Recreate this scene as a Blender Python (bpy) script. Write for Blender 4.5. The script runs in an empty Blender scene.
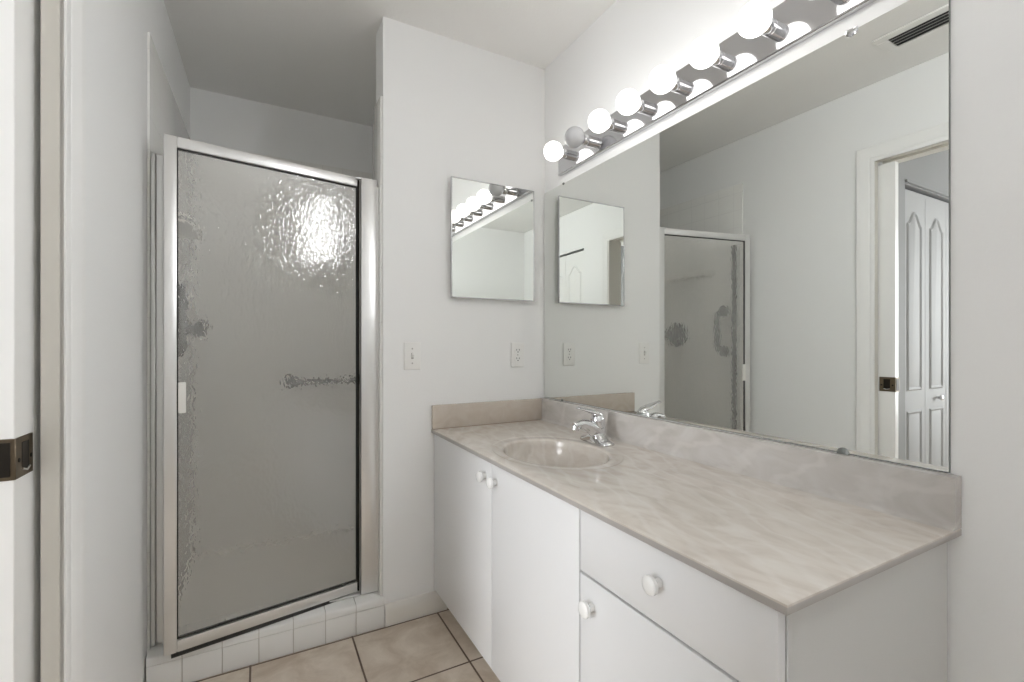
import bpy, bmesh, math, random
from mathutils import Matrix, Vector

C = bpy.context.scene.collection
scene = bpy.context.scene
PI = math.pi
R = math.radians

# ------------------------------------------------------------------ camera
cam_d = bpy.data.cameras.new('camera')
cam = bpy.data.objects.new('camera', cam_d)
C.objects.link(cam)
cam.location = (-1.1984, -1.8879, 1.1278)
cam.rotation_euler = (R(90), 0, R(-28.3855))
cam_d.sensor_width = 36
cam_d.lens = 466.5 * 36 / 1024
cam_d.shift_y = 3.1 / 1024
cam_d.clip_start = 0.02
scene.camera = cam

# ------------------------------------------------------------------ light + exposure
world = bpy.data.worlds.new('world')
scene.world = world
world.use_nodes = True
world.node_tree.nodes['Background'].inputs[0].default_value = (0.955, 0.975, 1.0, 1)
world.node_tree.nodes['Background'].inputs[1].default_value = 10.0      # overcast sky, seen through the two windows

vs = scene.view_settings
vs.view_transform = 'Standard'
vs.look = 'None'
vs.exposure = 0.76
vs.gamma = 1.0
vs.use_curve_mapping = False
scene.cycles.use_denoising = True
scene.cycles.max_bounces = 24
scene.cycles.diffuse_bounces = 10
scene.cycles.glossy_bounces = 8
scene.cycles.transmission_bounces = 16
scene.cycles.sample_clamp_indirect = 12.0
scene.cycles.blur_glossy = 0.5

BULB = 2.15            # radiance of a lit globe bulb


def portal(name, loc, rot, sx, sy):
    """marks a window opening so the sky behind it is sampled well; gives no light of its own"""
    d = bpy.data.lights.new(name, 'AREA')
    d.shape = 'RECTANGLE'
    d.size, d.size_y = sx, sy
    d.cycles.is_portal = True
    o = bpy.data.objects.new(name, d)
    C.objects.link(o)
    o.location = loc
    o.rotation_euler = rot
    return o


# daylight enters by an added, unseen high window of the right wall behind the camera and by the one at the far end of the hall
portal('sky_portal', (0.065, -1.96, 2.07), (R(90), 0, R(90)), 0.62, 0.60)
portal('sky_portal', (-4.32, -1.70, 1.35), (R(90), 0, R(-90)), 1.04, 1.70)

# ------------------------------------------------------------------ materials


def new_mat(name):
    m = bpy.data.materials.new(name)
    m.use_nodes = True
    nt = m.node_tree
    b = nt.nodes['Principled BSDF']
    return m, nt, b


def sset(b, **k):
    for n, v in k.items():
        n = n.replace('_', ' ')
        b.inputs[n].default_value = v


def plain(name, col, rough=0.5, metal=0.0, bump=0.0, bscale=200.0, spec=0.5, var=0.0):
    m, nt, b = new_mat(name)
    sset(b, Base_Color=(*col, 1), Roughness=rough, Metallic=metal, Specular_IOR_Level=spec)
    tc = nt.nodes.new('ShaderNodeTexCoord')
    if var > 0:
        n = nt.nodes.new('ShaderNodeTexNoise')
        n.inputs['Scale'].default_value = 3.0
        n.inputs['Detail'].default_value = 3.0
        nt.links.new(tc.outputs['Object'], n.inputs['Vector'])
        mx = nt.nodes.new('ShaderNodeMix')
        mx.data_type = 'RGBA'
        mx.inputs[6].default_value = (*[c * (1 - var) for c in col], 1)
        mx.inputs[7].default_value = (*[min(1, c * (1 + var)) for c in col], 1)
        nt.links.new(n.outputs['Fac'], mx.inputs[0])
        nt.links.new(mx.outputs[2], b.inputs['Base Color'])
    if bump > 0:
        n2 = nt.nodes.new('ShaderNodeTexNoise')
        n2.inputs['Scale'].default_value = bscale
        n2.inputs['Detail'].default_value = 2.0
        nt.links.new(tc.outputs['Object'], n2.inputs['Vector'])
        bp = nt.nodes.new('ShaderNodeBump')
        bp.inputs['Strength'].default_value = bump
        bp.inputs['Distance'].default_value = 0.002
        nt.links.new(n2.outputs['Fac'], bp.inputs['Height'])
        nt.links.new(bp.outputs['Normal'], b.inputs['Normal'])
    return m


def tile_mat(name, c1, c2, grout, size, mortar, rough, off=(0, 0, 0), rot=(0, 0, 0), mottling=None, bumpd=0.002):
    """square tiles laid on the object's X/Y after rotating by rot"""
    m, nt, b = new_mat(name)
    tc = nt.nodes.new('ShaderNodeTexCoord')
    mp = nt.nodes.new('ShaderNodeMapping')
    mp.inputs['Location'].default_value = off
    mp.inputs['Rotation'].default_value = rot
    nt.links.new(tc.outputs['Object'], mp.inputs['Vector'])
    br = nt.nodes.new('ShaderNodeTexBrick')
    br.offset = 0.0
    br.squash = 1.0
    br.inputs['Scale'].default_value = 1.0
    br.inputs['Brick Width'].default_value = size
    br.inputs['Row Height'].default_value = size
    br.inputs['Mortar Size'].default_value = mortar
    br.inputs['Mortar Smooth'].default_value = 0.1
    br.inputs['Bias'].default_value = 0.0
    br.inputs['Color1'].default_value = (*c1, 1)
    br.inputs['Color2'].default_value = (*c2, 1)
    br.inputs['Mortar'].default_value = (*grout, 1)
    nt.links.new(mp.outputs['Vector'], br.inputs['Vector'])
    col = br.outputs['Color']
    if mottling:
        n = nt.nodes.new('ShaderNodeTexNoise')
        n.inputs['Scale'].default_value = 7.0
        n.inputs['Detail'].default_value = 8.0
        n.inputs['Roughness'].default_value = 0.65
        n.inputs['Distortion'].default_value = 0.6
        nt.links.new(tc.outputs['Object'], n.inputs['Vector'])
        rp = nt.nodes.new('ShaderNodeValToRGB')
        rp.color_ramp.elements[0].position = 0.34
        rp.color_ramp.elements[0].color = (*mottling[0], 1)
        rp.color_ramp.elements[1].position = 0.66
        rp.color_ramp.elements[1].color = (*mottling[1], 1)
        nt.links.new(n.outputs['Fac'], rp.inputs['Fac'])
        mx = nt.nodes.new('ShaderNodeMix')
        mx.data_type = 'RGBA'
        nt.links.new(br.outputs['Fac'], mx.inputs[0])
        nt.links.new(rp.outputs['Color'], mx.inputs[6])
        mx.inputs[7].default_value = (*grout, 1)
        col = mx.outputs[2]
    nt.links.new(col, b.inputs['Base Color'])
    sset(b, Roughness=rough)
    bp = nt.nodes.new('ShaderNodeBump')
    bp.invert = True
    bp.inputs['Strength'].default_value = 0.6
    bp.inputs['Distance'].default_value = bumpd
    nt.links.new(br.outputs['Fac'], bp.inputs['Height'])
    nt.links.new(bp.outputs['Normal'], b.inputs['Normal'])
    return m


def marble_mat(name, dark, mid, light, vein=0.22):
    m, nt, b = new_mat(name)
    tc = nt.nodes.new('ShaderNodeTexCoord')
    mp = nt.nodes.new('ShaderNodeMapping')
    mp.inputs['Rotation'].default_value = (R(20), R(-30), R(25))
    mp.inputs['Scale'].default_value = (3.4, 1.7, 3.4)
    nt.links.new(tc.outputs['Object'], mp.inputs['Vector'])
    n0 = nt.nodes.new('ShaderNodeTexNoise')
    n0.inputs['Scale'].default_value = 2.6
    n0.inputs['Detail'].default_value = 7.0
    n0.inputs['Distortion'].default_value = 2.6
    nt.links.new(mp.outputs['Vector'], n0.inputs['Vector'])
    w = nt.nodes.new('ShaderNodeTexWave')
    w.wave_type = 'BANDS'
    w.inputs['Scale'].default_value = 1.9
    w.inputs['Distortion'].default_value = 9.0
    w.inputs['Detail'].default_value = 4.0
    w.inputs['Detail Scale'].default_value = 1.4
    nt.links.new(mp.outputs['Vector'], w.inputs['Vector'])
    r0 = nt.nodes.new('ShaderNodeValToRGB')
    e = r0.color_ramp.elements
    e[0].position, e[0].color = 0.25, (*dark, 1)
    e[1].position, e[1].color = 0.75, (*light, 1)
    x = r0.color_ramp.elements.new(0.5)
    x.color = (*mid, 1)
    nt.links.new(n0.outputs['Fac'], r0.inputs['Fac'])
    r1 = nt.nodes.new('ShaderNodeValToRGB')
    e = r1.color_ramp.elements
    e[0].position, e[0].color = 0.72, (0, 0, 0, 1)
    e[1].position, e[1].color = 1.0, (vein, vein, vein, 1)
    nt.links.new(w.outputs['Fac'], r1.inputs['Fac'])
    mx = nt.nodes.new('ShaderNodeMix')
    mx.data_type = 'RGBA'
    nt.links.new(r1.outputs['Color'], mx.inputs[0])
    nt.links.new(r0.outputs['Color'], mx.inputs[6])
    mx.inputs[7].default_value = (0.70, 0.675, 0.64, 1)
    nt.links.new(mx.outputs[2], b.inputs['Base Color'])
    sset(b, Roughness=0.16)
    return m


def emit_mat(name, col, s):
    m, nt, b = new_mat(name)
    sset(b, Base_Color=(0.9, 0.9, 0.9, 1), Roughness=0.3, Emission_Color=(*col, 1), Emission_Strength=s)
    return m


def glass_mat(name, textured):
    m, nt, b = new_mat(name)
    sset(b, Base_Color=(1.0, 1.0, 0.985, 1), Roughness=0.03, IOR=1.45, Transmission_Weight=1.0)
    if not textured:
        return m
    sset(b, Base_Color=(0.97, 0.955, 0.92, 1), Transmission_Weight=0.84)    # the rest: soap film, plus milky haze put in to brighten the shower
    sset(b, Coat_Weight=1.0, Coat_Roughness=0.0, Coat_IOR=1.55)
    tc = nt.nodes.new('ShaderNodeTexCoord')
    mp = nt.nodes.new('ShaderNodeMapping')
    mp.inputs['Rotation'].default_value = (0, R(35), 0)
    mp.inputs['Scale'].default_value = (1.5, 1.0, 0.9)
    nt.links.new(tc.outputs['Object'], mp.inputs['Vector'])
    n = nt.nodes.new('ShaderNodeTexNoise')
    n.inputs['Scale'].default_value = 66.0
    n.inputs['Detail'].default_value = 0.3
    n.inputs['Distortion'].default_value = 0.6
    nt.links.new(mp.outputs['Vector'], n.inputs['Vector'])
    bp = nt.nodes.new('ShaderNodeBump')
    bp.inputs['Strength'].default_value = 0.6
    bp.inputs['Distance'].default_value = 0.0016
    nt.links.new(n.outputs['Fac'], bp.inputs['Height'])
    nt.links.new(bp.outputs['Normal'], b.inputs['Normal'])
    nt.links.new(bp.outputs['Normal'], b.inputs['Coat Normal'])
    return m


M = {}
M['wall'] = plain('white_wall_paint', (0.868, 0.870, 0.866), 0.55, bump=0.10, bscale=120, var=0.01)
M['ceiling'] = plain('ceiling_paint', (0.87, 0.865, 0.85), 0.8, bump=0.35, bscale=90, var=0.015)
M['trim'] = plain('trim_paint', (0.86, 0.857, 0.845), 0.35, var=0.01)
M['jamb'] = plain('jamb_paint', (0.70, 0.675, 0.62), 0.4, var=0.02)
M['baseboard'] = plain('baseboard_paint', (0.76, 0.735, 0.69), 0.45, var=0.04)
M['laminate'] = plain('white_laminate', (0.79, 0.793, 0.80), 0.32, var=0.004)
M['knob'] = plain('white_knob_ceramic', (0.86, 0.86, 0.85), 0.2, var=0.004)
M['carcass'] = plain('cabinet_carcass_white', (0.74, 0.735, 0.715), 0.5, var=0.01)
M['end'] = plain('cabinet_end_panel_shaded', (0.62, 0.617, 0.605), 0.42, var=0.01)  # white panel; the shade on this side is put into its colour
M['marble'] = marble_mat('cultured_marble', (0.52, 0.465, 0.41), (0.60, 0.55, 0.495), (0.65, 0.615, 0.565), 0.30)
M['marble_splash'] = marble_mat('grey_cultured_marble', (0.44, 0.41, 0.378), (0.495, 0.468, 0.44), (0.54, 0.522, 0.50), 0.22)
M['marble_side'] = marble_mat('tan_cultured_marble', (0.54, 0.465, 0.395), (0.58, 0.51, 0.44), (0.61, 0.55, 0.49), 0.05)
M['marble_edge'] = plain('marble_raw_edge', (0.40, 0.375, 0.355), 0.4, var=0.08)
M['caulk'] = plain('caulk_line', (0.30, 0.23, 0.17), 0.7, var=0.1)
M['chrome'] = plain('chrome', (0.72, 0.72, 0.73), 0.07, 1.0, var=0.01)
M['dark_chrome'] = plain('dark_grey_chrome', (0.10, 0.10, 0.10), 0.18, 1.0, var=0.05)  # chrome with a dark grey base, for the shower fittings
M['bar'] = plain('polished_steel_bar', (0.60, 0.60, 0.615), 0.10, 1.0, var=0.02)
M['mirror'] = plain('mirror_silver', (0.82, 0.835, 0.81), 0.0, 1.0, var=0.002)
M['mirror_edge'] = plain('mirror_edge', (0.20, 0.21, 0.20), 0.3, 0.3, var=0.05)
M['alu'] = plain('bright_anodised_aluminium', (0.78, 0.775, 0.765), 0.30, 0.80, var=0.01)
M['dark_seal'] = plain('black_rubber_seal', (0.02, 0.018, 0.016), 0.5, var=0.05)
M['bronze'] = plain('aged_bronze', (0.16, 0.125, 0.085), 0.38, 0.9, var=0.2)
M['bronze_dark'] = plain('dark_bronze_recess', (0.018, 0.014, 0.010), 0.5, 0.6, var=0.2)
M['slot'] = plain('dark_slot', (0.03, 0.03, 0.03), 0.7, var=0.05)
M['plate'] = plain('white_cover_plate', (0.85, 0.847, 0.83), 0.3, var=0.005)
M['screw'] = plain('plate_screw', (0.45, 0.44, 0.42), 0.35, 0.6, var=0.02)
M['bulb_on'] = emit_mat('lit_globe_glass', (1.0, 0.975, 0.94), BULB)
M['bulb_off'] = plain('unlit_globe_glass', (0.50, 0.50, 0.51), 0.12, var=0.01)
M['shelf'] = plain('white_shelf_plastic', (0.85, 0.84, 0.80), 0.3, var=0.01)
M['shaded_closet_door'] = plain('closet_door_shaded', (0.36, 0.36, 0.36), 0.6, var=0.01)  # white closet door, the dimness of the hall put into its colour
M['shaded_hall_wall'] = plain('hall_wall_shaded', (0.26, 0.26, 0.26), 0.7, var=0.01)  # white hall wall, its shade put into a grey colour
M['glass'] = glass_mat('pebbled_face_of_obscure_glass', True)
M['glass_back'] = glass_mat('smooth_face_of_obscure_glass', False)
M['sill_tile'] = plain('glazed_white_tile', (0.80, 0.795, 0.775), 0.12, var=0.01)
M['grout'] = plain('grey_grout', (0.50, 0.46, 0.42), 0.8, var=0.05)
M['pan'] = plain('shower_pan_white', (0.86, 0.85, 0.82), 0.4, var=0.02)
M['vent_dark'] = plain('vent_painted_shade', (0.05, 0.05, 0.05), 0.7, var=0.05)  # shade above the slats, given as a dark colour
GS = 0.3425
M['floor'] = tile_mat('beige_floor_tile', (0.5, 0.4, 0.3), (0.5, 0.4, 0.3), (0.13, 0.085, 0.055), GS, 0.0035, 0.30,
                      off=(0.541 + 10 * GS + .00175, 0.357 + 20 * GS + .00175, 0), mottling=((0.53, 0.435, 0.345), (0.74, 0.66, 0.565)))
TS = 0.1105
M['shower_tile_l'] = tile_mat('white_wall_tile_side', (0.85, 0.845, 0.82), (0.86, 0.855, 0.83), (0.79, 0.78, 0.76), TS, 0.0014, 0.14,
                              rot=(0, R(90), 0), off=(0, 0.02, 0))
M['shower_tile_b'] = tile_mat('white_wall_tile_back', (0.85, 0.845, 0.82), (0.86, 0.855, 0.83), (0.79, 0.78, 0.76), TS, 0.0014, 0.14,
                              rot=(R(-90), 0, 0))

# ------------------------------------------------------------------ mesh helpers


def BM():
    return bmesh.new()


def box(bm, x0, x1, y0, y1, z0, z1, bev=0.0, seg=2, mi=0):
    x0, x1 = min(x0, x1), max(x0, x1)
    y0, y1 = min(y0, y1), max(y0, y1)
    z0, z1 = min(z0, z1), max(z0, z1)
    v = [bm.verts.new(p) for p in ((x0, y0, z0), (x1, y0, z0), (x1, y1, z0), (x0, y1, z0),
                                   (x0, y0, z1), (x1, y0, z1), (x1, y1, z1), (x0, y1, z1))]
    fs = [bm.faces.new([v[i] for i in f]) for f in ((0, 3, 2, 1), (4, 5, 6, 7), (0, 1, 5, 4), (1, 2, 6, 5), (2, 3, 7, 6), (3, 0, 4, 7))]
    for f in fs:
        f.material_index = mi
    if bev > 0:
        es = list({e for f in fs for e in f.edges})
        r = bmesh.ops.bevel(bm, geom=es, offset=bev, segments=seg, profile=0.5, affect='EDGES')
        for f in r['faces']:
            f.material_index = mi
    return bm


def frame_basis(d):
    d = d.normalized()
    a = Vector((0, 0, 1)) if abs(d.z) < 0.9 else Vector((1, 0, 0))
    u = d.cross(a).normalized()
    return u, d.cross(u).normalized()


def lathe(bm, origin, axis, prof, n=32, mi=0, smooth=True):
    """prof: list of (distance along axis, radius)"""
    o = Vector(origin)
    d = Vector(axis).normalized()
    u, w = frame_basis(d)
    rings = []
    for t, r in prof:
        if r <= 1e-6:
            rings.append([bm.verts.new(o + d * t)])
        else:
            rings.append([bm.verts.new(o + d * t + (u * math.cos(2 * PI * k / n) + w * math.sin(2 * PI * k / n)) * r) for k in range(n)])
    for a, b in zip(rings, rings[1:]):
        for k in range(n):
            k2 = (k + 1) % n
            if len(a) == 1 and len(b) == 1:
                continue
            if len(a) == 1:
                f = bm.faces.new((a[0], b[k], b[k2]))
            elif len(b) == 1:
                f = bm.faces.new((a[k], b[0], a[k2]))
            else:
                f = bm.faces.new((a[k], b[k], b[k2], a[k2]))
            f.smooth = smooth
            f.material_index = mi
    for rg, flip in ((rings[0], False), (rings[-1], True)):
        if len(rg) > 1:
            f = bm.faces.new(rg if not flip else rg[::-1])
            f.material_index = mi
    return bm


def loft(bm, rings, cap=True, mi=0, smooth=True):
    """rings: list of equally long vertex-position loops"""
    vr = [[bm.verts.new(p) for p in r] for r in rings]
    n = len(vr[0])
    for a, b in zip(vr, vr[1:]):
        for k in range(n):
            f = bm.faces.new((a[k], a[(k + 1) % n], b[(k + 1) % n], b[k]))
            f.smooth = smooth
            f.material_index = mi
    if cap:
        bm.faces.new(vr[0][::-1]).material_index = mi
        bm.faces.new(vr[-1]).material_index = mi
    return bm


def tube(bm, pts, rad, n=16, flat=None, mi=0):
    """swept tube, rad a number or a list; flat = (wide, thin) scale of the section"""
    P = [Vector(p) for p in pts]
    if not isinstance(rad, (list, tuple)):
        rad = [rad] * len(P)
    rings = []
    u = None
    for i, p in enumerate(P):
        d = (P[min(i + 1, len(P) - 1)] - P[max(i - 1, 0)]).normalized()
        if u is None:
            u, w = frame_basis(d)
        else:
            u = (u - d * u.dot(d)).normalized()
            w = d.cross(u).normalized()
        su, sw = flat if flat else (1, 1)
        rings.append([p + (u * math.cos(2 * PI * k / n) * su + w * math.sin(2 * PI * k / n) * sw) * rad[i] for k in range(n)])
    return loft(bm, rings, mi=mi)


def prism(bm, poly, axis, a0, a1, mi=0, smooth=False):
    """extrude a 2D polygon (list of (p,q)) along axis 'x','y' or 'z' from a0 to a1"""
    def P(p, q, a):
        return {'x': (a, p, q), 'y': (p, a, q), 'z': (p, q, a)}[axis]
    A = [bm.verts.new(P(p, q, a0)) for p, q in poly]
    B = [bm.verts.new(P(p, q, a1)) for p, q in poly]
    n = len(poly)
    for k in range(n):
        f = bm.faces.new((A[k], A[(k + 1) % n], B[(k + 1) % n], B[k]))
        f.smooth = smooth
        f.material_index = mi
    bm.faces.new(A[::-1]).material_index = mi
    bm.faces.new(B).material_index = mi
    return bm


ROOT = {}


def obj(name, bm, mats, parent=None, label=None, local=False):
    """link a bmesh as ONE mesh object; coordinates are world ones unless local"""
    if not isinstance(mats, (list, tuple)):
        mats = [mats]
    bmesh.ops.recalc_face_normals(bm, faces=bm.faces)
    me = bpy.data.meshes.new(name)
    if parent is not None and not local:
        r = parent
        while r.parent:
            r = r.parent
        bmesh.ops.transform(bm, matrix=Matrix.Translation(-r.location), verts=bm.verts)
    bm.to_mesh(me)
    bm.free()
    me.set_sharp_from_angle(angle=R(38))
    for m in mats:
        me.materials.append(m)
    o = bpy.data.objects.new(name, me)
    C.objects.link(o)
    if parent is not None:
        o.parent = parent
    if label:
        o['label'] = label
    return o


def thing(name, label, cat, loc, rotz=0.0, group=None):
    o = bpy.data.objects.new(name, None)
    o.empty_display_size = 0.05
    C.objects.link(o)
    o.location = loc
    o.rotation_euler = (0, 0, rotz)
    o['label'] = label
    o['category'] = cat
    if group:
        o['group'] = group
    return o


def struct(name, bm, m, label, cat, mat_world=None):
    o = obj(name, bm, m)
    o['kind'] = 'structure'
    o['label'] = label
    o['category'] = cat
    if mat_world is not None:
        o.matrix_world = mat_world
    return o


# ------------------------------------------------------------------ dimensions
H = 2.44
XL = -1.5255          # left wall at the back wall; it runs very slightly out of square
KL = 0.0136
ML = Matrix.Translation((XL, 0, 0)) @ Matrix.Rotation(-KL, 4, 'Z')   # left wall's own frame: x into the room, y along it
XP = -0.7647          # free end of the partition
YS = 0.989            # back of the shower
YR = -2.95            # wall behind the camera
HX = -4.25            # far end of the hall
HY = -0.60            # hall wall with the closet
DY0, DY1 = -0.693, -1.415   # doorway in the left wall
DH = 2.045

# ------------------------------------------------------------------ structure
bm = BM()
box(bm, HX - .1, 0.15, YR - .1, 1.12, -0.08, 0.0)
struct('floor', bm, M['floor'], 'beige ceramic tile floor with dark brown grout', 'floor')

bm = BM()
box(bm, HX - .1, 0.15, YR - .1, 1.12, H, H + 0.08)
struct('ceiling', bm, M['ceiling'], 'white lightly textured ceiling', 'ceiling')

bm = BM()
wy0, wy1, wz0, wz1 = -2.27, -1.65, 1.77, 2.37       # high window added for fill light, unseen behind the camera
box(bm, 0.0, 0.12, wy1, 0.0, 0, H)
box(bm, 0.0, 0.12, YR - .1, wy0, 0, H)
box(bm, 0.0, 0.12, wy0, wy1, 0, wz0)
box(bm, 0.0, 0.12, wy0, wy1, wz1, H)
struct('wall_right', bm, M['wall'], 'white wall behind the vanity and the large mirror', 'wall')

bm = BM()
box(bm, XP, 0.12, 0.0, 0.13, 0, H)
struct('wall_back', bm, M['wall'], 'white partition wall carrying the medicine cabinet, switch and outlet', 'wall')

bm = BM()
box(bm, -0.60, -0.48, 0.13, YS + .12, 0, H)
struct('wall_shower_right', bm, M['wall'], 'white right side wall inside the shower stall', 'wall')

bm = BM()
box(bm, -1.75, -0.60, YS, YS + .12, 0, H)
struct('wall_shower_back', bm, M['wall'], 'white wall at the back of the shower stall above the tile', 'wall')

# left wall in its own frame: solid beside the shower, two skins around the pocket of the sliding door
bm = BM()
box(bm, -0.13, 0, 0.12, YS + .12, 0, H)
box(bm, -0.026, 0, DY0 + .018, 0.12, 0, H)
box(bm, -0.13, -0.076, DY0 + .018, 0.12, 0, H)
box(bm, -0.076, -0.026, DY0 + .018, 0.12, DH + .02, H)
box(bm, -0.13, 0, DY1, DY0 + .018, DH + .02, H)
box(bm, -0.13, 0, -1.775, DY1, 0, H)
box(bm, -0.13, 0, -2.425, -1.775, 2.05, H)
box(bm, -0.13, 0, YR, -2.425, 0, H)
struct('wall_left', bm, M['wall'], 'long white left wall from the doorway to the shower', 'wall', ML)

# wall behind the camera
bm = BM()
box(bm, -1.70, 0.0, YR - .1, YR, 0, H)
struct('wall_rear', bm, M['wall'], 'white wall behind the camera', 'wall')

# hall beyond the doorway
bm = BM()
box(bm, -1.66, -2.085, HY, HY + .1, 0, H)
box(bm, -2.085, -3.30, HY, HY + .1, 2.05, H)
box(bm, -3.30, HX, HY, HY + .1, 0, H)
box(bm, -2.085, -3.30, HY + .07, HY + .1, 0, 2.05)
struct('wall_hall', bm, M['shaded_hall_wall'], 'hall wall greyed for shade around the closet seen through the doorway', 'wall')
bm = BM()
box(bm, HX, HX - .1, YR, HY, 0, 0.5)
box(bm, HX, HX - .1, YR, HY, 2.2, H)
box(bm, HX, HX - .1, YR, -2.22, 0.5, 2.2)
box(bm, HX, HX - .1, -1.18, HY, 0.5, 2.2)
struct('wall_hall_end', bm, M['shaded_hall_wall'], 'wall with a window at the far end of the hall', 'wall')
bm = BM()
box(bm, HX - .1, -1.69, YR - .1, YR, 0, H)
struct('wall_hall_rear', bm, M['shaded_hall_wall'], 'wall greyed for shade opposite the closet in the hall', 'wall')

# the hall window and the added high one: a plain white frame with a mullion around each opening
bm = BM()
for a in ((wy0, wy0 + .03, wz0, wz1), (wy1 - .03, wy1, wz0, wz1), (wy0 + .03, wy1 - .03, wz0, wz0 + .03), (wy0 + .03, wy1 - .03, wz1 - .03, wz1)):
    box(bm, .003, .060, a[0], a[1], a[2], a[3], .003, 1)
struct('fill_window_1', bm, M['trim'], 'white frame of the high window added for fill light behind the camera', 'window')
bm = BM()
for a in ((-2.22, -2.17, .5, 2.2), (-1.23, -1.18, .5, 2.2), (-2.17, -1.23, .5, .55), (-2.17, -1.23, 2.15, 2.2)):
    box(bm, HX - .06, HX - .003, a[0], a[1], a[2], a[3], .003, 1)
struct('window_2', bm, M['trim'], 'white frame of the window at the far end of the hall', 'window')

# door casing and jambs of the pocket doorway (left wall's frame)


def casing_profile(w):
    # (across the casing from the opening outwards, out of the wall)
    return [(0, 0), (0, .009), (.004, .011), (.016, .0115), (.021, .009), (.026, .0125), (.048, .0145), (.054, .0165), (.060, .018), (w - .005, .018), (w, .013), (w, 0)]


bm = BM()
CW = 0.080
pr_ = casing_profile(CW)
loft(bm, [[(o, DY0 + a, 0) for a, o in pr_], [(o, DY0 + a, DH + a) for a, o in pr_],
          [(o, DY1 - a, DH + a) for a, o in pr_], [(o, DY1 - a, 0) for a, o in pr_]], smooth=False)
struct('trim_1', bm, M['trim'], 'white moulded casing around the pocket doorway', 'door casing', ML)
bm = BM()
box(bm, -0.027, 0.006, DY0, DY0 + .018, 0, DH)
box(bm, -0.130, -0.074, DY0, DY0 + .018, 0, DH)
box(bm, -0.130, 0.006, DY1 - .0, DY1 + .018, 0, DH)
box(bm, -0.028, 0.006, DY1 + .018, DY0, DH, DH + .02)
box(bm, -0.130, -0.074, DY1 + .018, DY0, DH, DH + .02)
struct('trim_2', bm, M['jamb'], 'cream split jamb lining the pocket doorway', 'door jamb', ML)

# pocket door, almost fully slid into the wall
pocket = thing('door_1', 'white pocket door slid into the left wall with only its edge showing', 'door', (0, 0, 0))
pocket['kind'] = 'structure'
pocket.matrix_world = ML
DU0, DU1 = -0.074, -0.039
DV = DY0 - 0.068
bm = BM()
box(bm, DU0, DU1, DV, DV + .74, 0.012, DH - .012, 0.0015, 1)
obj('door_slab', bm, M['trim'], pocket, local=True)
lz = 0.927
bm = BM()
box(bm, DU1 - .004, DU1 + .0025, DV + .0, DV + .066, lz - .036, lz + .036, 0.001, 1)
box(bm, DU0 - .002, DU1 + .0025, DV - .003, DV + .003, lz - .036, lz + .036, 0.001, 1)
latch = obj('latch_plate', bm, M['bronze'], pocket, 'dark aged bronze privacy latch wrapped round the door edge', local=True)
bm = BM()
box(bm, DU1 + .0016, DU1 + .0032, DV + .020, DV + .048, lz - .024, lz + .026, 0.0007, 1)
box(bm, DU0 + .004, DU1 - .004, DV - .0042, DV - .0022, lz - .030, lz + .030, 0.0007, 1)
obj('latch_recess', bm, M['bronze_dark'], latch, local=True)
bm = BM()
lathe(bm, (DU1 + .0024, DV + .010, lz - .004), (1, 0, 0), [(0, .0042), (.001, .0038), (.0016, 0)], 12)
lathe(bm, (DU1 + .0024, DV + .057, lz - .004), (1, 0, 0), [(0, .0042), (.001, .0038), (.0016, 0)], 12)
obj('latch_screw', bm, M['bronze_dark'], latch, local=True)
bm = BM()
tube(bm, [(DU1 + .0032, DV + .048, lz - .022), (DU1 + .0045, DV + .034, lz - .026), (DU1 + .0032, DV + .020, lz - .021)], .0022, 8)
obj('latch_lever', bm, M['chrome'], latch, local=True)

# closet doors: bifold leaves with arched raised panels


def arch_panel(x0, x1, z0, z1, rise):
    """outline of a panel whose top is a cathedral arch"""
    n = 14
    pts = [(x0, z0), (x1, z0), (x1, z1 - rise)]
    w = x1 - x0
    for k in range(1, n):
        t = k / n
        s = (1 - math.cos(2 * PI * t)) / 2
        pts.append((x1 - w * t, z1 - rise + rise * s))
    pts.append((x0, z1 - rise))
    return pts


def inset(poly, d):
    cx = sum(p[0] for p in poly) / len(poly)
    xs = [p[0] for p in poly]
    zs = [p[1] for p in poly]
    cx, cz = (min(xs) + max(xs)) / 2, (min(zs) + max(zs)) / 2
    sx = 1 - 2 * d / (max(xs) - min(xs))
    sz = 1 - 2 * d / (max(zs) - min(zs))
    return [(cx + (p[0] - cx) * sx, cz + (p[1] - cz) * sz) for p in poly]


def bifold_leaf(x0, x1, z0, z1):
    """leaf in the x-z plane, front face at y = 0 looking to -y"""
    bm = BM()
    box(bm, x0, x1, 0.004, 0.034, z0, z1, 0.0015, 1)
    m = 0.052
    for pz0, pz1, rise in ((z0 + .19, .735, 0), (.850, z1 - .12, .075)):
        if rise:
            outer = arch_panel(x0 + m, x1 - m, pz0, pz1, rise)
        else:
            outer = [(x0 + m, pz0), (x1 - m, pz0), (x1 - m, pz1), (x0 + m, pz1)]
        a = [(p, .0045, q) for p, q in outer]
        b = [(p, -.004, q) for p, q in inset(outer, .010)]
        c = [(p, .003, q) for p, q in inset(outer, .022)]
        d = [(p, -.003, q) for p, q in inset(outer, .045)]
        loft(bm, [a, b, c, d], smooth=False)
    return bm


def knob(name, loc, axis, mat, parent, r=0.017, l=0.030, label=None, local=False):
    bm = BM()
    lathe(bm, loc, axis, [(0, r * .55), (l * .35, r * .5), (l * .5, r * .75), (l * .62, r), (l * .85, r), (l * .96, r * .8), (l, r * .4), (l * 1.005, 0)], 28)
    return obj(name, bm, mat, parent, label, local=local)


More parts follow.
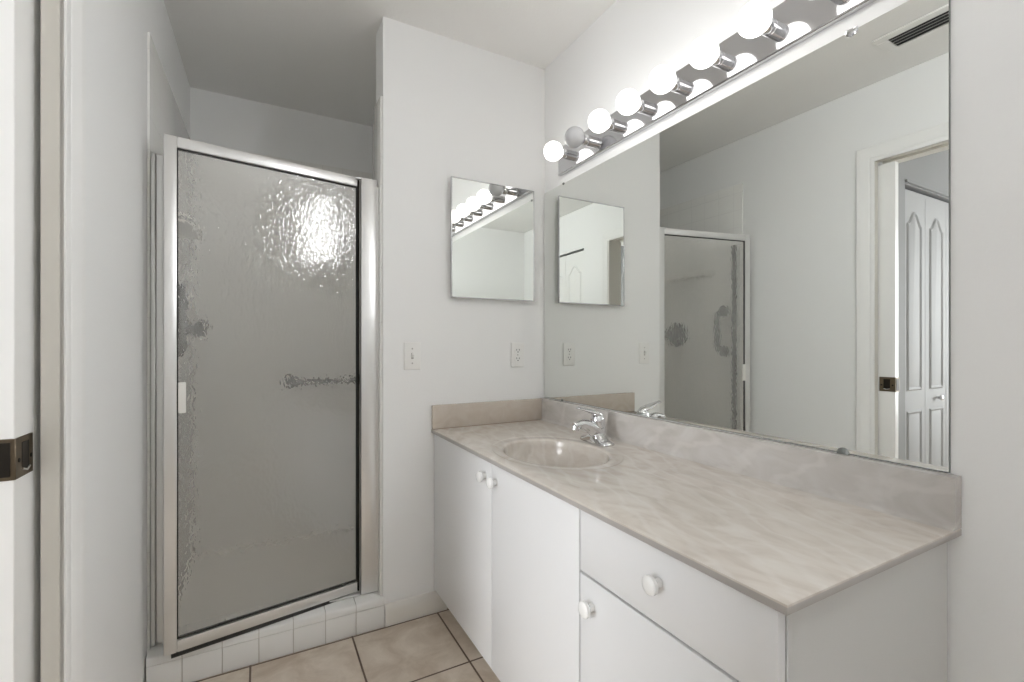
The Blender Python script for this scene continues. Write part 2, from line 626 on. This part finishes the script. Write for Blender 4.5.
d2 = thing('door_2', 'white arched panel bifold closet door greyed for shade beyond the doorway seen in the large mirror', 'closet door', (-2.38, HY + .012, 0))
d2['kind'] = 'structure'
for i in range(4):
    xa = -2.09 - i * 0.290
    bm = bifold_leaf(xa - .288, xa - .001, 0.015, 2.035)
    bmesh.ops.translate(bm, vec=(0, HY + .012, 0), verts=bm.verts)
    leaf = obj('leaf', bm, M['shaded_closet_door'], d2)
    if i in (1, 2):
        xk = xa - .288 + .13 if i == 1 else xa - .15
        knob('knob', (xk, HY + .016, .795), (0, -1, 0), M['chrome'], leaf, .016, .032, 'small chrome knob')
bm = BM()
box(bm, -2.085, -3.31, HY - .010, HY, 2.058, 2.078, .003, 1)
struct('trim_3', bm, M['shaded_hall_wall'], 'head casing greyed for shade over the hall closet', 'door casing')

d3 = thing('door_3', 'white arched panel bifold linen closet door reflected in the medicine cabinet', 'closet door', (0, 0, 0))
d3['kind'] = 'structure'
d3.matrix_world = ML
for i in range(2):
    bm = bifold_leaf(0.001, .323, 0.015, 2.03)
    # leaf plane x-z turned into the wall plane (looks to +x)
    T = Matrix.Translation((-0.004, -1.777 - .324 * (i + 1), 0)) @ Matrix.Rotation(R(90), 4, 'Z')
    bmesh.ops.transform(bm, matrix=T, verts=bm.verts)
    obj('leaf', bm, M['trim'], d3, local=True)
bm = BM()
box(bm, -.06, -.045, -2.425, -1.775, 0.0, 2.05)  # dark sheet behind the leaves; the closet's shade is in its colour
struct('closet_shade_sheet', bm, M['slot'], 'dark sheet painted as the shade inside the linen closet', 'wall', ML)

# shower: tile, curb, pan
TT = 2.155
bm = BM()
box(bm, 0.0, 0.008, 0.030, YS - .009, 0.03, TT, .002, 2)
struct('wall_shower_left', bm, M['shower_tile_l'], 'white tile on the left wall of the shower', 'tile', ML)
bm = BM()
box(bm, XL + .014, -0.608, YS - .008, YS, 0.03, TT)
struct('wall_shower_tile', bm, M['shower_tile_b'], 'white tile on the back wall of the shower', 'tile')
bm = BM()
box(bm, XP - .010, XP, 0.006, 0.128, 0.10, TT - .03, .0025, 2)
struct('trim_4', bm, M['shower_tile_l'], 'white tile edging on the free end of the partition wall', 'tile')
bm = BM()
box(bm, XL + .02, -0.60, 0.13, YS - .009, 0, 0.045)
struct('floor_shower', bm, M['pan'], 'pale shower floor behind the curb', 'floor')
bm = BM()
xs = [XL + .004, -1.425, -1.312, -1.2015, -1.091, -.981, -.8705, -.7605]
box(bm, xs[0] + .002, xs[-1] - .001, -.010, .13, 0, .112, 0, mi=1)
g = .0011
for a, b in zip(xs, xs[1:]):
    box(bm, a + g, b - g, -.0125, -.004, .001, .0875, .0015, 2)
    # bullnose cap, a little higher at the back
    prof = [(-.004, .0895), (-.0125, .0895), (-.0125, .1075), (-.0095, .1135), (-.004, .1165), (.131, .1285), (.131, .110), (-.004, .104)]
    prism(bm, prof, 'x', a + g, b - g)
struct('shower_curb', bm, [M['sill_tile'], M['grout']], 'white tiled curb under the shower door', 'curb')

# baseboard under the switch
bm = BM()
prism(bm, [(0, 0), (-.013, 0), (-.013, .055), (-.0115, .060), (-.0115, .066), (-.009, .070), (-.0065, .080), (-.003, .085), (0, .086)], 'x', XP + .006, -0.50)
struct('baseboard_back', bm, M['baseboard'], 'cream moulded baseboard between the shower curb and the vanity', 'baseboard')
bm = BM()
prism(bm, [(0, 0), (-.013, 0), (-.013, .060), (-.009, .070), (-.0065, .080), (0, .086)], 'y', YR, -1.50)
struct('baseboard_right', bm, M['baseboard'], 'cream baseboard along the right wall past the vanity', 'baseboard')

# ------------------------------------------------------------------ vanity cabinet
FX = -0.5545                    # front face of doors
L = 1.5066
ZC = 0.7716
D = 0.5651
van = thing('vanity_cabinet', 'white laminate vanity cabinet with round white knobs under the marble top', 'vanity', (-.30, -.75, 0))
bm = BM()
YE = -1.4885
zb, zt = 0.088, ZC - .017
t = .016
cx0, cx1 = FX + .019, -.003
box(bm, cx0, cx1, -.004, -.004 - t, zb, zt)                 # left side
box(bm, cx0, cx1, -1.018 - t, -1.018, zb, zt)               # divider
box(bm, cx0, cx1, YE + t, -.004, zb, zb + t)                # floor of the cabinet
box(bm, cx1 - .006, cx1, YE + t, -.004, zb, zt)             # back panel
box(bm, cx0, cx0 + .03, YE + t, -.004, zt - t, zt)          # front rail
box(bm, cx0 + .06, cx0 + .076, YE + t, -.004, 0.0, zb)      # toe kick board
obj('carcass', bm, M['carcass'], van)
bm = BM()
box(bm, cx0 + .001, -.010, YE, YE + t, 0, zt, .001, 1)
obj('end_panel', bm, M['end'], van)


def front(name, y0, y1, z0, z1, ky, kz):
    bm = BM()
    box(bm, FX, FX + .0175, y1, y0, z0, z1, .0012, 2)
    o = obj(name, bm, M['laminate'], van)
    knob('knob', (FX + .001, ky, kz), (-1, 0, 0), M['knob'], o, .0175, .030)
    return o


front('door', -.0065, -.5595, .100, zt - .003, -.513, .700)
front('door', -.5625, -1.0195, .100, zt - .003, -.592, .700)
front('drawer', -1.0245, -1.487, .6125, zt - .003, -1.262, .690)
front('door', -1.0245, -1.487, .100, .6065, -1.067, .548)

# ------------------------------------------------------------------ countertop with moulded oval basin
SX, SY = -.328, -.578          # bowl centre
AX, AY = .160, .205
top = thing('marble_countertop', 'beige cultured marble vanity top with moulded oval basin and backsplash', 'countertop', (-.28, -.75, ZC))
bm = BM()
N = 96


def ell(s, z, dx=0.0):
    return [Vector((SX + dx + AX * s * math.cos(2 * PI * k / N), SY + AY * s * math.sin(2 * PI * k / N), z)) for k in range(N)]


XB = -.002
# flat top with an oval hole, then its edges and underside
yb, yf = -.002, -L


def rect_ring(i, z):
    """N points on the slab's outline, one per bowl point, corners included; only the two free edges are eased by i"""
    x0, x1, y0, y1 = -D, XB, yf, yb
    P = []
    for k in range(N):
        c, sn = AX * math.cos(2 * PI * k / N), AY * math.sin(2 * PI * k / N)
        tx = ((x1 - SX) / c if c > 0 else (x0 - SX) / c) if abs(c) > 1e-9 else 1e9
        ty = ((y1 - SY) / sn if sn > 0 else (y0 - SY) / sn) if abs(sn) > 1e-9 else 1e9
        q = min(tx, ty)
        P.append([SX + c * q, SY + sn * q])
    for cx_, cy_ in ((x0, y0), (x1, y0), (x1, y1), (x0, y1)):
        k = min(range(N), key=lambda j: (P[j][0] - cx_) ** 2 + (P[j][1] - cy_) ** 2)
        P[k] = [cx_, cy_]
    return [(max(p[0], x0 + i), max(p[1], y0 + i), z) for p in P]


def quads(bm, a, b, smooth=False):
    for k in range(N):
        f = bm.faces.new((a[k], a[(k + 1) % N], b[(k + 1) % N], b[k]))
        f.smooth = smooth


def vring(bm, pts):
    return [bm.verts.new(p) for p in pts]


ring = vring(bm, ell(1.26, ZC))
seq = [ring] + [vring(bm, rect_ring(i, z)) for i, z in ((.004, ZC), (.0012, ZC - .0012), (0, ZC - .004), (0, ZC - .0145), (.002, ZC - .0165))]
seq.append(vring(bm, ell(1.26, ZC - .0165)))
for a, b in zip(seq, seq[1:]):
    quads(bm, a, b)
# moulded rim: shallow step, then the rounded lip of the bowl
prof = [(1.26, 0), (1.245, -.0006), (1.23, -.0016), (1.21, -.0022), (1.10, -.0024), (1.05, -.0028), (1.02, -.0045), (1.0, -.0085)]
rr = [ring] + [[bm.verts.new(p) for p in ell(s, ZC + z)] for s, z in prof[1:]]
for a, b in zip(rr, rr[1:]):
    for k in range(N):
        f = bm.faces.new((a[k], a[(k + 1) % N], b[(k + 1) % N], b[k]))
        f.smooth = True
bm.normal_update()
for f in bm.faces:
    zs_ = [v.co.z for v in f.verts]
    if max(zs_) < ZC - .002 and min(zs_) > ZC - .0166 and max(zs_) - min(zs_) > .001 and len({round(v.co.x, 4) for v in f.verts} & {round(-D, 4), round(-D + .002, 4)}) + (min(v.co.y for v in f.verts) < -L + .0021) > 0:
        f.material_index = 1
slab = obj('top_slab', bm, [M['marble'], M['marble_edge']], top)
bm = BM()
prof = [(1.0, -.0085)]
for k in range(1, 19):
    a = k / 18 * PI / 2
    prof.append((max(.10, math.cos(a) ** .62 * .985), -.0085 - .128 * math.sin(a) ** 1.05))
prof[-1] = (.10, -.1370)
rings = [ell(s, ZC + z, .02 * (1 - s)) for s, z in prof]
outer = [ell(s + .035, ZC + z - .008, .02 * (1 - s)) for s, z in prof]
outer[0] = ell(1.035, ZC - .012)
rings = [outer[0]] + rings
loft(bm, rings[::1], cap=False)
bm.faces.new([bm.verts.new(p) for p in rings[-1]])
loft(bm, outer, cap=False)
bm.faces.new([bm.verts.new(p) for p in outer[-1]])
obj('basin', bm, M['marble'], top)
bm = BM()
lathe(bm, (SX + .018, SY, ZC - .1375), (0, 0, 1), [(0, .024), (.002, .0235), (.003, .019), (.001, .016), (.0005, 0)], 28)
obj('drain', bm, M['chrome'], top, 'chrome drain ring')
# backsplash along the mirror wall with a coved foot and eased top
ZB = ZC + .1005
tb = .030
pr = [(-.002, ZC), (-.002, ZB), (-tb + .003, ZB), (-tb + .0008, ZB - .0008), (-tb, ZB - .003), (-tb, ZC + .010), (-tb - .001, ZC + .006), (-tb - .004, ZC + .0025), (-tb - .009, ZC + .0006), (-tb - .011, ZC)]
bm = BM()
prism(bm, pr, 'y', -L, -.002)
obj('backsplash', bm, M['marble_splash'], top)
bm = BM()
box(bm, -D + .0015, -tb, -.002, -.0205, ZC + .0018, ZB - .001, .0015, 2)
ss = obj('side_splash', bm, M['marble_side'], top)
bm = BM()
box(bm, -D + .003, -tb - .02, -.003, -.0195, ZC + .0001, ZC + .0022)
obj('caulk_line', bm, M['caulk'], ss, 'thin brown caulk line')

# ------------------------------------------------------------------ faucet
FY, FXc = SY + .037, -.120
fau = thing('basin_faucet', 'chrome single lever basin faucet on the marble top', 'faucet', (FXc, FY, ZC))
bm = BM()
rings = []
n = 28
for k in range(25):
    s = -1 + 2 * k / 24
    e = math.sqrt(max(0.0, 1 - (abs(s)) ** 3.2))
    w = .010 + .021 * e
    hgt = .011 + .040 * math.exp(-(s / .48) ** 2)
    if k in (0, 24):
        w, hgt = .006, .006
    yy = FY + .080 * s
    loop = []
    for j in range(n):
        a = 2 * PI * j / n
        cx, sz = math.cos(a), math.sin(a)
        px = math.copysign(abs(cx) ** .8, cx) * w
        pz = (max(0, sz) ** .75) * hgt if sz > 0 else 0.0
        loop.append((FXc + px * (1 - .35 * max(0, sz) ** 2), yy, ZC + pz + (.0008 if sz > 0 else .0002)))
    rings.append(loop)
loft(bm, rings)
obj('base', bm, M['chrome'], fau)
bm = BM()
pts, rad = [], []
for k in range(17):
    tt = k / 16
    x = FXc + .010 - .108 * tt
    z = ZC + .026 + .052 * math.sin(tt * PI * .60) - .012 * tt * tt
    pts.append((x, FY, z))
    rad.append(.029 - .0145 * min(1, tt * 1.2) + (.001 if tt > .9 else 0))
tube(bm, pts, rad, 24)
sp = obj('spout', bm, M['chrome'], fau)
tip = Vector(pts[-1])
bm = BM()
lathe(bm, tip + Vector((.004, 0, .004)), (-.25, 0, -1), [(0, .010), (.002, .0135), (.016, .0135), (.019, .011), (.020, .008), (.017, 0)], 24)
obj('aerator', bm, M['chrome'], sp)
bm = BM()
lathe(bm, (FXc + .010, FY, ZC + .040), (-.16, 0, 1), [(0, .025), (.012, .0245), (.0135, .0215), (.0165, .0215), (.018, .0245), (.040, .0250), (.054, .0225), (.061, .015), (.064, 0)], 28)
bd = obj('handle_body', bm, M['chrome'], fau)
bm = BM()
tube(bm, [(FXc + .024, FY, ZC + .092), (FXc + .004, FY, ZC + .102), (FXc - .018, FY, ZC + .110), (FXc - .045, FY, ZC + .118), (FXc - .072, FY, ZC + .125), (FXc - .086, FY, ZC + .128), (FXc - .090, FY, ZC + .128)],
     [.012, .020, .021, .017, .014, .011, .005], 20, flat=(1.0, .45))
obj('lever', bm, M['chrome'], bd)

# ------------------------------------------------------------------ large wall mirror
MZ0, MZ1, MY0, MY1 = .8745, 1.8455, -.004, -1.490
mir = thing('wall_mirror', 'large frameless mirror on the wall above the vanity', 'mirror', (-.001, -.75, MZ0))
bm = BM()
box(bm, -.0012, -.0052, MY0, MY1, MZ0, MZ1)
obj('backing', bm, M['mirror_edge'], mir)
bm = BM()
box(bm, -.0053, -.0062, MY0 - .0008, MY1 + .0012, MZ0 + .001, MZ1 - .0006)
obj('mirror_glass', bm, M['mirror'], mir)
for y, z, sgn, mt, s in ((-.165, MZ1, -1, 'mirror_edge', .5), (-1.318, MZ1, -1, 'chrome', .9), (-.155, MZ0, 1, 'mirror_edge', .5), (-1.300, MZ0, 1, 'mirror_edge', .9)):
    bm = BM()
    lathe(bm, (-.0063, y, z), (-1, 0, 0), [(0, .0145 * s), (.0015, .0145 * s), (.0028, .011 * s), (.003, 0)], 24)
    # keep only the half that laps over the glass
    geom = bm.verts[:] + bm.edges[:] + bm.faces[:]
    bmesh.ops.bisect_plane(bm, geom=geom, plane_co=(0, 0, z - sgn * .004 * s), plane_no=(0, 0, -sgn), clear_outer=True)
    bmesh.ops.holes_fill(bm, edges=bm.edges)
    obj('clip', bm, M[mt], mir)

# ------------------------------------------------------------------ light bar
BY0 = -.137
BZ = 1.949
NB = 8
BS = .1530
FIRST = -.223
BY1 = FIRST - BS * (NB - 1) - .086
XF = -.0145
bar = thing('vanity_light_bar', 'long chrome vanity light bar with globe bulbs above the large mirror', 'light fixture', (0, (BY0 + BY1) / 2, BZ))
bm = BM()
h2 = .0625
pf = [(-.001, BZ - h2), (-.001, BZ + h2), (XF + .004, BZ + h2), (XF, BZ + h2 - .004), (XF, BZ - h2 + .0075), (XF - .002, BZ - h2 + .006), (XF - .003, BZ - h2 + .004), (XF - .002, BZ - h2 + .0015), (XF, BZ - h2)]
prism(bm, pf, 'y', BY1, BY0)
obj('back_plate', bm, M['bar'], bar)
for k in range(NB):
    y = FIRST - BS * k
    bm = BM()
    lathe(bm, (XF, y, BZ), (-1, 0, 0), [(0, .0205), (.020, .0205), (.0205, .0195), (.0218, .0195), (.0222, .0205), (.042, .0205), (.044, .0190), (.044, .014), (.040, .013), (.040, 0)], 32)
    so = obj('socket', bm, M['chrome'], bar)
    bm = BM()
    rb = .0405
    c = .0845
    prof = [(.0405, .0125), (.045, .0130), (.0485, .0150)]
    for j in range(5, 25):
        a = PI * j / 24
        p_, q_ = c - rb * math.cos(a), max(0, rb * math.sin(a))
        if p_ > .049:
            prof.append((p_, q_))
    prof[-1] = (c + rb, 0)
    lathe(bm, (XF, y, BZ), (-1, 0, 0), prof, 40)
    obj('bulb', bm, M['bulb_off'] if k == 1 else M['bulb_on'], bar, 'unlit grey globe bulb' if k == 1 else None)

# ------------------------------------------------------------------ medicine cabinet
mx0, mx1, mz0, mz1, my = -.4855, -.0746, 1.3255, 1.8400, -.027
med = thing('medicine_cabinet', 'mirrored medicine cabinet on the wall beside the corner', 'medicine cabinet', ((mx0 + mx1) / 2, 0, mz0))
bm = BM()
box(bm, mx0 + .012, mx1 - .012, -.002, my + .008, mz0 + .012, mz1 - .012)
obj('body', bm, M['carcass'], med)
bm = BM()
fw = .0050
for a in ((mx0, mx0 + fw, mz0, mz1), (mx1 - fw, mx1, mz0, mz1), (mx0 + fw, mx1 - fw, mz0, mz0 + fw), (mx0 + fw, mx1 - fw, mz1 - fw, mz1)):
    box(bm, a[0], a[1], my + .008, my - .0015, a[2], a[3], .0012, 1)
dr = obj('door_frame', bm, M['bar'], med)
bm = BM()
box(bm, mx0 + fw, mx1 - fw, my + .007, my, mz0 + fw, mz1 - fw)
obj('mirror_panel', bm, M['mirror'], med)

# ------------------------------------------------------------------ switch and outlet
sw = thing('light_switch', 'white toggle light switch on the wall near the shower', 'light switch', (-.647, 0, 1.079))
x, z = -.647, 1.079
bm = BM()
box(bm, x - .035, x + .035, -.0005, -.006, z - .057, z + .057, .003, 3)
obj('cover_plate', bm, M['plate'], sw)
bm = BM()
box(bm, x - .005, x + .005, -.0055, -.0068, z - .0125, z + .0125)
obj('toggle_slot', bm, M['screw'], sw)
bm = BM()
loft(bm, [[(x - .0042, -.006, z - .007), (x + .0042, -.006, z - .007), (x + .0042, -.006, z + .006), (x - .0042, -.006, z + .006)],
          [(x - .0036, -.017, z + .004), (x + .0036, -.017, z + .004), (x + .0036, -.0155, z + .012), (x - .0036, -.0155, z + .012)]], smooth=False)
obj('toggle', bm, M['plate'], sw)
for dz in (.030, -.030):
    bm = BM()
    lathe(bm, (x, -.0058, z + dz), (0, -1, 0), [(0, .0034), (.0010, .0030), (.0013, 0)], 14)
    obj('screw', bm, M['screw'], sw)

ou = thing('power_outlet', 'white duplex power outlet on the wall above the side splash', 'outlet', (-.151, 0, 1.078))
x, z = -.151, 1.078
bm = BM()
box(bm, x - .035, x + .035, -.0005, -.006, z - .056, z + .056, .003, 3)
obj('cover_plate', bm, M['plate'], ou)
for dz in (.0195, -.0195):
    bm = BM()
    pts = []
    for k in range(24):
        a = 2 * PI * k / 24
        pts.append((x + .0165 * math.cos(a), z + dz + max(-.0125, min(.0125, .0165 * math.sin(a)))))
    prism(bm, pts, 'y', -.0055, -.0078)
    rc = obj('receptacle', bm, M['plate'], ou)
    bm = BM()
    box(bm, x - .0078, x - .0054, -.0070, -.0083, z + dz, z + dz + .008)
    box(bm, x + .0054, x + .0078, -.0070, -.0083, z + dz, z + dz + .0075)
    lathe(bm, (x, -.0070, z + dz - .006), (0, -1, 0), [(0, .0026), (.0013, .0026)], 12)
    obj('slot', bm, M['slot'], rc)
bm = BM()
lathe(bm, (x, -.0058, z), (0, -1, 0), [(0, .0032), (.0010, .0028), (.0013, 0)], 14)
obj('screw', bm, M['screw'], ou)

# ------------------------------------------------------------------ shower door frame and swinging door
JZ0, JZ1 = .1255, 1.793
fr = thing('shower_door_frame', 'fixed bright aluminium jambs either side of the shower opening', 'shower frame', (-1.14, .05, .12))
bm = BM()
box(bm, -.8425, XP - .0145, .036, .074, JZ0, JZ1, .003, 2)
box(bm, XP - .0195, XP - .0105, .032, .078, JZ0, JZ1 - .03, .001, 1)
jr = obj('hinge_jamb', bm, M['alu'], fr)
bm = BM()
box(bm, -.862, -.838, .044, .062, JZ1 - .004, JZ1 + .004, .002, 2)
obj('pivot_cap', bm, M['alu'], jr)
bm = BM()
jx = XL + .0095
box(bm, jx, jx + .012, .036, .078, JZ0, JZ1 - .03, .002, 1)
box(bm, jx + .012, jx + .030, .048, .072, JZ0, JZ1 - .03, .002, 1)
box(bm, jx + .030, jx + .034, .036, .078, JZ0, JZ1 - .03, .001, 1)
sj = obj('strike_jamb', bm, M['alu'], fr)
bm = BM()
box(bm, jx + .0338, jx + .0385, .046, .0785, JZ0 + .01, JZ1 - .035, .001, 1)
obj('strike_channel', bm, M['dark_chrome'], sj, 'dark channel of the strike jamb')
bm = BM()
box(bm, jx + .035, -.847, .040, .072, .1225, .131, .003, 2)
obj('bottom_track', bm, M['alu'], fr)

hx, hy = -.844, .070
ang = math.atan2(.117, .621)
W = .637
door = thing('shower_door', 'framed shower door of pebbled obscure glass standing slightly open', 'shower door', (hx, hy, .129))
# local frame: +x runs from the hinge to the free edge, +y outwards into the room, z up
door.rotation_euler = (0, 0, PI + ang)
HD = 1.669
sw_, rt, dt = .035, .036, .022
y0, y1 = -dt / 2, dt / 2
bm = BM()
box(bm, W - sw_, W, y0, y1, .004, HD, .003, 2)
obj('outer_stile', bm, M['alu'], door, local=True)
bm = BM()
box(bm, 0.004, .009, y0, y1, .004, HD - .004, .001, 1)
obj('hinge_stile', bm, M['bronze_dark'], door, 'dark hinge strip', local=True)
bm = BM()
box(bm, .011, W - sw_, y0, y1, HD - rt, HD, .003, 2)
obj('top_rail', bm, M['alu'], door, local=True)
bm = BM()
box(bm, .011, W - sw_, y0, y1, .004, .042, .003, 2)
obj('bottom_rail', bm, M['alu'], door, local=True)
bm = BM()
box(bm, .016, W - sw_ + .004, -.0022, .0022, .0455, HD - rt - .0005)
bm.normal_update()
for f in bm.faces:
    f.material_index = 0 if f.normal.y > .9 else 1
obj('glass_pane', bm, [M['glass'], M['glass_back']], door, 'pebbled obscure glass', local=True)
bm = BM()
for a in ((.009, .012, .045, HD - rt), (W - sw_ - .0035, W - sw_, .045, HD - rt), (.0155, W - sw_ - .0035, .045, .0495), (.0155, W - sw_ - .0035, HD - rt - .0045, HD - rt)):
    box(bm, a[0], a[1], -.006, -.0024, a[2], a[3])
    box(bm, a[0], a[1], .0024, .006, a[2], a[3])
obj('glazing_gasket', bm, M['dark_seal'], door, 'black glazing gasket', local=True)
bm = BM()
prism(bm, [(-.006, .005), (.006, .005), (.009, -.006), (.005, -.012), (-.004, -.010)], 'x', .02, W - .02)
obj('drip_seal', bm, M['dark_seal'], door, 'black drip seal', local=True)
bm = BM()
box(bm, W - sw_ - .024, W - sw_ - .003, .0025, .016, .775, .875, .003, 2)
obj('pull_handle', bm, M['shelf'], door, 'small white pull', local=True)

# ------------------------------------------------------------------ inside the shower
gb = thing('grab_bar', 'short vertical chrome grab bar on the left shower wall', 'grab bar', (XL + .0085, .16, 1.21))
gx = XL + .0085 + .0022
for z in (1.080, 1.345):
    bm = BM()
    lathe(bm, (gx, .16, z), (1, 0, 0), [(0, .038), (.006, .038), (.012, .030), (.014, .016)], 28)
    obj('flange', bm, M['dark_chrome'], gb)
bm = BM()
tube(bm, [(gx + .01, .16, 1.080), (gx + .040, .16, 1.082), (gx + .060, .16, 1.095), (gx + .068, .16, 1.120), (gx + .069, .16, 1.21), (gx + .068, .16, 1.305), (gx + .060, .16, 1.330), (gx + .040, .16, 1.343), (gx + .01, .16, 1.345)], .0155, 18)
obj('rail', bm, M['dark_chrome'], gb)

va = thing('shower_valve', 'round chrome shower valve with knob on the left shower wall', 'shower valve', (XL + .0085, .55, 1.195))
bm = BM()
lathe(bm, (XL + .016, .55, 1.195), (1, 0, 0), [(0, .085), (.004, .085), (.012, .070), (.016, .035), (.018, .030)], 36)
obj('escutcheon', bm, M['dark_chrome'], va)
bm = BM()
lathe(bm, (XL + .032, .55, 1.195), (1, 0, 0), [(0, .020), (.040, .020), (.044, .030), (.058, .040), (.078, .040), (.090, .030), (.092, 0)], 24)
obj('handle', bm, M['dark_chrome'], va)

hb = thing('towel_bar', 'horizontal chrome towel bar on the back shower wall', 'towel bar', (-.85, YS - .008, .918))
for x in (-1.045, -.655):
    bm = BM()
    lathe(bm, (x, YS - .008, .918), (0, -1, 0), [(0, .036), (.006, .036), (.012, .026), (.030, .019), (.058, .019), (.068, .012), (.069, 0)], 24)
    obj('bracket', bm, M['dark_chrome'], hb)
bm = BM()
tube(bm, [(-1.050, YS - .058, .918), (-.85, YS - .058, .918), (-.650, YS - .058, .918)], .0145, 16)
obj('rail', bm, M['dark_chrome'], hb)

sf = thing('shower_shelf', 'white shelf with rounded end high on the left shower wall', 'shelf', (XL + .0085, .42, 1.60))
bm = BM()
pts = []
for k in range(13):
    a = PI / 2 * k / 12
    pts.append((XL + .012 + .085 * math.sin(a), .325 - .085 * math.cos(a)))
pts += [(XL + .097, .60), (XL + .016, .60)]
prism(bm, pts, 'z', 1.590, 1.602)
obj('tray', bm, M['shelf'], sf)
bm = BM()
tube(bm, [(p[0], p[1], 1.617) for p in pts[:-1]], .006, 10)
obj('rim', bm, M['shelf'], sf)

# ------------------------------------------------------------------ ceiling vent (seen in the mirror)
vx, vy = -1.235, -1.05
ve = thing('ceiling_vent', 'white louvred vent on the ceiling seen in the large mirror', 'vent', (vx, vy, H))
bm = BM()
vw, vl_, fwv = .088, .200, .040
for a in ((vx - vw, vx - vw + fwv, vy - vl_, vy + vl_), (vx + vw - fwv, vx + vw, vy - vl_, vy + vl_), (vx - vw + fwv, vx + vw - fwv, vy - vl_, vy - vl_ + fwv), (vx - vw + fwv, vx + vw - fwv, vy + vl_ - fwv, vy + vl_)):
    box(bm, a[0], a[1], a[2], a[3], H - .007, H - .0003, .002, 1)
obj('frame', bm, M['ceiling'], ve)
bm = BM()
box(bm, vx - vw + fwv, vx + vw - fwv, vy - vl_ + fwv, vy + vl_ - fwv, H - .0015, H - .0003)  # flat plate on the ceiling, coloured dark as the duct's shade
obj('duct_shade_plate', bm, M['vent_dark'], ve)
for k in range(4):
    xx = vx - vw + fwv + .0065 + k * .0232
    bm = BM()
    prism(bm, [(xx - .004, H - .0018), (xx - .0025, H - .0018), (xx + .0065, H - .0085), (xx + .005, H - .0085)], 'y', vy - vl_ + fwv, vy + vl_ - fwv)
    obj('slat', bm, M['ceiling'], ve)
